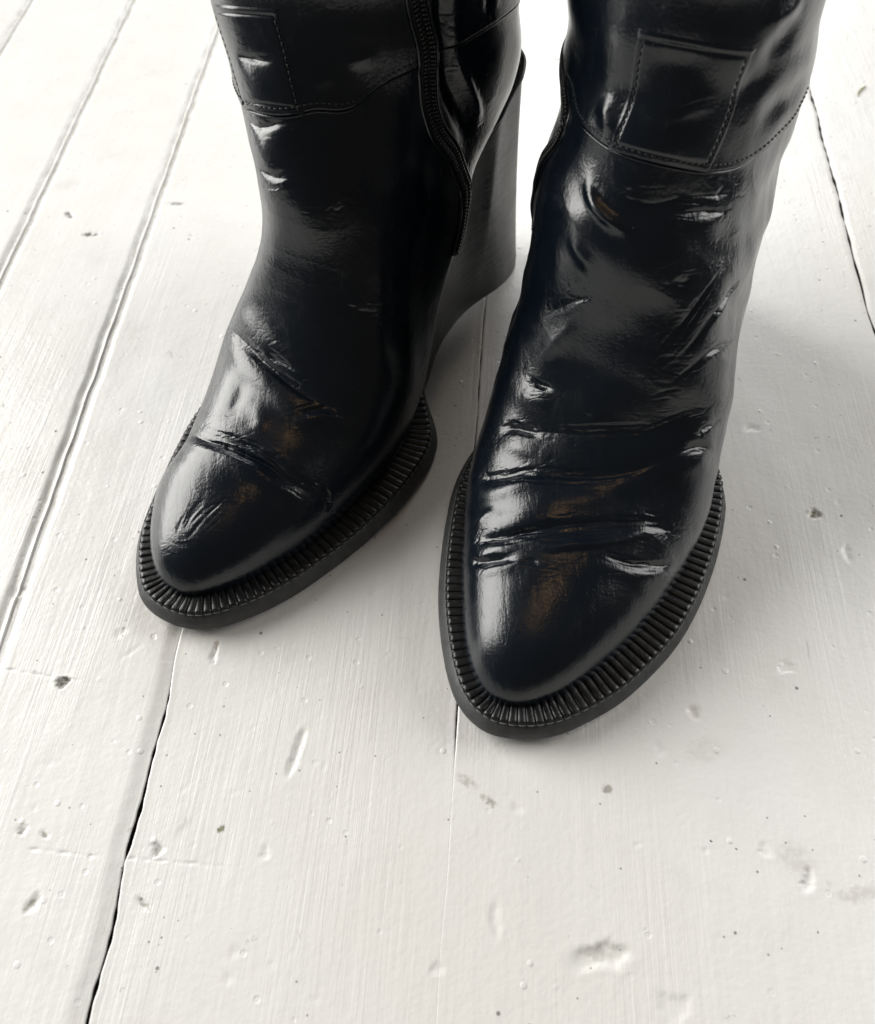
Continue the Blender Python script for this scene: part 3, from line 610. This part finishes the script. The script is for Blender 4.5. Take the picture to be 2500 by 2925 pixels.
def build_boot(k, label):
    flip = (k == 'R')
    e = bpy.data.objects.new('wedge_boot', None); col.objects.link(e)
    f = FRAME[k]; e.location = (f['o'][0] / 1000, f['o'][1] / 1000, 0); e.empty_display_size = .05
    e['label'] = label; e['category'] = 'boot'; e['group'] = 'pair of black wedge boots'
    def part(name, V, F, mat, parent=None, sm=True):
        F = np.asarray(F)
        if flip: F = F[:, ::-1]
        return mesh_obj(name, to_world(k, V), F, mat, parent or e, sm)
    lm = M_leather[k]
    def set_flex(o, P):
        a = o.data.attributes.new('flex', 'FLOAT', 'POINT'); a.data.foreach_set('value', flex_field(k, P).astype(np.float32))
    # ring angles, dense over the visible top
    al = np.concatenate([np.linspace(R(-90), R(-14), 26)[:-1], np.linspace(R(-14), R(194), 330), np.linspace(R(194), R(270), 26)[1:-1]])
    sd, sv = np.array(SEAM[k]).T
    seam = lambda a: spl(sd, sv, np.degrees(a))
    # ---- vamp
    tt = np.linspace(.0005, 1, 580)
    S = tt[:, None] * (seam(al)[None] + .014)
    P, _ = displaced(k, S, np.broadcast_to(al[None], S.shape))
    vamp = part('vamp', P.reshape(-1, 3), grid_faces(*S.shape, wrap=True, flip=True), lm)
    set_flex(vamp, P)
    # ---- shaft panel, laid over the vamp
    nt_ = 170
    tt = np.concatenate([[0, .0015, .003, .005, .008], np.linspace(.012, 1, nt_)])
    sm_ = seam(al)[None]
    S = sm_ + tt[:, None] * (1 - sm_)
    edge = np.concatenate([[-.4, .3, .65, .9, 1.0], np.full(nt_, 1.0)])[:, None] + 0 * S
    P, Nn = displaced(k, S, np.broadcast_to(al[None], S.shape), edge)
    # lining: fold over the rim and go down inside
    S2 = np.linspace(1, .80, 24)[:, None] + 0 * al[None]
    P2, _ = displaced(k, S2, np.broadcast_to(al[None], S2.shape), -1.6)
    PP = np.concatenate([P, P2]); 
    shaft = part('shaft', PP.reshape(-1, 3), grid_faces(PP.shape[0], PP.shape[1], wrap=True, flip=True), lm)
    set_flex(shaft, PP)
    # ---- front strap
    st = STRAP[k]; nu, nv = 90, 70
    a_ = np.linspace(0, 1, nu); b_ = np.linspace(0, 1, nv)
    def strap_sa(x, y):
        (ta, ts), (tb, tsb) = st['top']; (ba, bs), (bb, bsb) = st['bot']
        return (bs + (bsb - bs) * x) * (1 - y) + (ts + (tsb - ts) * x) * y, np.radians((ba + (bb - ba) * x) * (1 - y) + (ta + (tb - ta) * x) * y)
    X_, Y_ = np.meshgrid(a_, b_)
    ss, aa = strap_sa(X_, Y_)
    ed = np.minimum.reduce([X_ * 34, (1 - X_) * 34, Y_ * 30 + .4, (1 - Y_) * 30])
    offs = .95 + .45 * smooth(0, 2.4, ed) + .40 * smooth(.93, .985, Y_) * smooth(0, 1.2, ed)
    offs -= .45 * np.exp(-((ed - 2.2) / .45) ** 2)
    P, Nn = displaced(k, ss, aa, offs)
    strap = part('strap', P.reshape(-1, 3), grid_faces(nv, nu, False, False), lm, shaft)
    # ---- stitches on strap sides and along the shaft hem
    segs = []
    def stitch_line(s_, a2, off, pitch=2.3):
        Q, Nq = displaced(k, np.array(s_), np.array(a2), off)
        t = np.r_[0, np.cumsum(np.linalg.norm(np.diff(Q, axis=0), axis=1))]
        n = int(t[-1] / pitch)
        for i in range(n):
            g = lambda x: np.array([np.interp(x, t, Q[:, c]) for c in range(3)])
            gn = np.array([np.interp((i + .5) * pitch, t, Nq[:, c]) for c in range(3)])
            segs.append((g(i * pitch + .3), g(i * pitch + pitch * .82), gn))
    for xx in (.065, .935):
        s_, a2 = strap_sa(np.full(120, xx), np.linspace(.03, .93, 120)); stitch_line(s_, a2, 1.22)
    av = np.radians(np.linspace(34, 172, 400))
    for dlt in (.0075,):
        stitch_line(seam(av) + dlt, av, 1.10)
    Vs, Fs = capsules(segs, .27)
    o = part('seam_stitching', Vs, Fs, M_thread_d, shaft); o['kind'] = 'stuff'
    # piping under the hem
    av = np.radians(np.linspace(-88, 268, 500))
    Q, _ = displaced(k, seam(av) - .0012, av, .25)
    V, F = tube_local(Q, .45, 8); part('hem_piping', V, F, lm, shaft)
    # ---- zipper
    zs, za = np.array(ZIP[k]).T
    t0 = np.r_[0, np.cumsum(np.hypot(np.diff(zs) * 330, np.diff(za) * .75))]
    q = np.linspace(0, t0[-1], 420); zs, za = spl(t0, zs, q), np.radians(spl(t0, za, q))
    over = 1.1 * smooth(-.01, .004, zs - seam(za)) 
    C, Nn = displaced(k, zs, za, .55 + over)
    T = np.gradient(C, axis=0); T /= np.linalg.norm(T, axis=1)[:, None]; A_ = np.cross(T, Nn); A_ /= np.linalg.norm(A_, axis=1)[:, None]
    xs = np.linspace(-3.9, 3.9, 9)
    V = C[:, None] + A_[:, None] * xs[None, :, None] - Nn[:, None] * (np.abs(xs)[None, :, None] / 3.9) ** 2 * .5
    zp = part('zipper', V.reshape(-1, 3), grid_faces(len(C), 9, False, False), M_tape)
    t = np.r_[0, np.cumsum(np.linalg.norm(np.diff(C, axis=0), axis=1))]
    segs2 = []; n = int(t[-1] / 1.55)
    itp = lambda A3, x: np.array([np.interp(x, t, A3[:, c]) for c in range(3)])
    for i in range(n):
        for sgn in (-1, 1):
            x = i * 1.55 + (.78 if sgn > 0 else 0)
            c = itp(C, x); an = itp(A_, x); nn = itp(Nn, x); tn = itp(T, x)
            segs2.append((c + an * sgn * .35 + nn * .45 - tn * .25, c + an * sgn * 2.5 + nn * .45 + tn * .25, nn))
    Vs, Fs = capsules(segs2, .58, flat=1.25)
    o = part('zipper_teeth', Vs, Fs, M_teeth, zp); o['kind'] = 'stuff'
    for sgn in (-1, 1):
        V, F = tube_local(C + A_ * sgn * 4.1 - Nn * .3, np.clip(np.minimum(t, t[-1] - t) / 3, .15, 1) * .65, 8)
        part('zipper_edge', V, F, lm, zp)
    # ---- outsole
    C2 = closed_curve(SOLE[k], 420); nin = inward(C2)
    sp = spring(C2[:, 0])
    back = smooth(140, 185, C2[:, 0])             # under the wedge the sole edge draws in and thins
    levels = [(.5, 1.3), (0, 2.4), (.1, 4.0), (.9, 6.4), (2.4, 8.2), (3.4, 9.0), (6.5, 9.4), (17, 9.6)]
    rings = []
    for ins, zz in levels:
        i_ = ins + 2.5 * back
        z_ = zz * (1 - .55 * back)
        p = C2 + nin * i_[:, None]
        rings.append(np.stack([p[:, 0], p[:, 1], z_ + spring(p[:, 0])], 1))
    bot = []
    for ins, zz in ((12, 0.0), (2.4, 0.0), (1.0, .45), (.75, 1.5), (3, 1.6)):
        p = C2 + nin * (ins + 2.5 * back)[:, None]; bot.append(np.stack([p[:, 0], p[:, 1], zz * (1 - .4 * back) + spring(p[:, 0])], 1))
    part('sole_layer', np.array(bot).reshape(-1, 3), grid_faces(5, 420, True, flip=True), M_brown)
    V = np.array(rings); nl = len(levels)
    F = list(map(list, grid_faces(nl, 420, True, flip=False)))
    Vf = V.reshape(-1, 3); cb = Vf[:420].mean(0); ct = Vf[-420:].mean(0)
    Vf = np.vstack([Vf, cb, ct]); ib, it_ = len(Vf) - 2, len(Vf) - 1
    Vf[ib, 2] = 0.0
    tri = [[(j + 1) % 420, j, ib, ib] for j in range(420)]
    top = [[(nl - 1) * 420 + j, (nl - 1) * 420 + (j + 1) % 420, it_, it_] for j in range(420)]
    me_faces = [tuple(x) for x in F] + [tuple(x[:3]) for x in tri + top]
    if not flip: me_faces = [x[::-1] for x in me_faces]
    mesh_obj('outsole', to_world(k, Vf), me_faces, M_sole, e)
    # ---- ribbed welt: base strip, one rib per ridge
    arc = np.r_[0, np.cumsum(np.linalg.norm(np.diff(C2, axis=0), axis=1))]
    i_toe = C2[:, 0].argmin()
    med = [i for i in range(0, i_toe) if C2[i, 0] < 172]; lat = [i for i in range(i_toe, 420) if C2[i, 0] < 186]
    idx = np.array(med + lat)
    lv = [(3.2, 8.9), (3.4, 9.9), (4.2, 10.3), (8, 10.4), (15.5, 10.4)]
    rg = []
    for ins, zz in lv:
        p = C2[idx] + nin[idx] * ins; rg.append(np.stack([p[:, 0], p[:, 1], zz + spring(p[:, 0])], 1))
    V = np.array(rg)
    welt = part('welt', V.reshape(-1, 3), grid_faces(len(lv), len(idx), False, flip=True), M_welt)
    ta = arc[idx]; pitch = 4.0; n = int((ta[-1] - ta[0]) / pitch)
    rr = np.random.default_rng(21 if k == 'L' else 22)
    at = lambda A2, x: np.stack([np.interp(x, arc, A2[:, 0]), np.interp(x, arc, A2[:, 1])], -1)
    thread = []
    # distance inward at which the upper is reached
    cross = np.array([(3.35, -1.1), (3.5, -.15), (3.9, .55), (4.8, .85), (7.5, .55), (10.5, .80), (15, .7)])
    along = np.array([(-.5, -.9), (-.465, .25), (-.39, .78), (-.12, 1.0), (.18, .95), (.37, .68), (.455, .2), (.5, -.9)])
    for i in range(n):
        x0 = ta[0] + (i + .5) * pitch + rr.uniform(-.12, .12)
        hgt = rr.uniform(.85, 1.15); wd = pitch * rr.uniform(.90, .98); sk = rr.uniform(-.25, .25)
        V = []
        for (a2, h2) in along:
            for (ins, zz) in cross:
                xq = x0 + a2 * wd + sk * (ins - 4) / 10
                c = at(C2, xq); nn = at(nin, xq)
                p = c + nn * ins
                V.append((p[0], p[1], 10.35 + spring(p[0]) + zz * hgt * .8 + h2 * .58 * hgt - .40))
        o = part('rib', np.array(V), grid_faces(len(along), len(cross), False, flip=False), M_welt, welt)
        a_, b_ = x0 - pitch * .36, x0 + pitch * .36
        pa = at(C2, a_) + at(nin, a_) * 3.05; pb = at(C2, b_) + at(nin, b_) * 3.05; pm = at(C2, x0) + at(nin, x0) * 2.75
        zz = 9.75 + rr.uniform(-.1, .1)
        if rr.uniform() < .93:
            thread.append(((pa[0], pa[1], zz + spring(pa[0])), (pb[0], pb[1], zz + spring(pb[0])), np.array([-(at(nin, x0)[0]), -(at(nin, x0)[1]), .6])))
    Vs, Fs = capsules(thread, .30, nseg=6)
    o = part('welt_stitching', Vs, Fs, M_thread, welt); o['kind'] = 'stuff'
    # ---- wedge heel
    zw = lambda u: spl([130, 150, 165, 198, 227, 250, 270, 284, 300], [8, 20, 35, 60, 81, 97, 109, 115.5, 120], u)
    wi = np.where(C2[:, 0] > 143)[0]
    # order the wedge outline as one open run from inner waist round the heel to outer waist
    run = np.concatenate([wi[wi > i_toe], wi[wi < i_toe]])
    B_ = C2[run]; nb = nin[run]
    fin = smooth(143, 178, B_[:, 0])                # starts tucked under the welt
    nlev = 26; lev = np.linspace(0, 1, nlev); rings = []
    for q_ in lev:
        ins_b = 7.0 * (1 - fin) + .0
        top_in = 4.5 * smooth(190, 240, B_[:, 0]) * 1.0 + 1.5 + 4 * (1 - fin)
        ins_ = ins_b + (top_in - ins_b) * q_ + 1.3 * np.sin(np.pi * q_) * smooth(170, 230, B_[:, 0])
        if q_ == 0: ins_ = ins_ + .5
        p = B_ + nb * ins_[:, None]
        z_ = .3 + (zw(B_[:, 0]) - .3) * q_
        rings.append(np.stack([p[:, 0], p[:, 1], z_], 1))
    sg = np.linspace(.36, .80, 200); ug = np.maximum.accumulate(spl(TAB[:, 0], TAB[:, 1], sg))
    um = np.interp(B_[:, 0], ug, spl(KS, WID[k][0], sg)); ul = np.interp(B_[:, 0], ug, spl(KS, WID[k][1], sg))
    for q_, rg_ in zip(lev, rings):
        lim = np.clip(rg_[:, 1], ul + 5, um - 4)
        rg_[:, 1] += (lim - rg_[:, 1]) * q_
    topi = rings[-1].copy(); cu = topi[:, 0] * .93 + .07 * 220; topi2 = np.stack([cu, topi[:, 1] * .55, zw(cu) - 1.5], 1); rings.append(topi2)
    V = np.array(rings)
    part('wedge_heel', V.reshape(-1, 3), grid_faces(len(rings), len(run), False, flip=False), M_wedge)
    rim = rings[nlev - 1].copy(); rim[:, 2] += .6
    V, F = tube_local(rim, 1.5, 10); part('heel_rand', V, F, M_welt)
    return e

build_boot('L', 'glossy black leather boot at left, its grey wedge heel and side zip in view')
build_boot('R', 'glossy black leather boot at right, seen head-on with stitched strap on its shaft')

# ---------------------------------------------------------------- a stray fibre on the boards
M_fib = simple('olive_fibre', (0.20, 0.21, 0.06), 0.7)
t = np.linspace(0, 1, 14)
Q = np.stack([-4.5 + 9 * t, -5.5 + 13 * t ** .6, .55 + .25 * np.sin(t * 3)], 1)
V, F = tube_local(Q, .55 * np.sin(np.pi * (.08 + .84 * t)) ** .5, 7)
fb = mesh_obj('fibre', V / 1000, F, M_fib, None, True, (0.2991, 0.566, 0.0))
fb['label'] = 'tiny curled olive green fibre lying on the white boards at upper right'; fb['category'] = 'fibre'
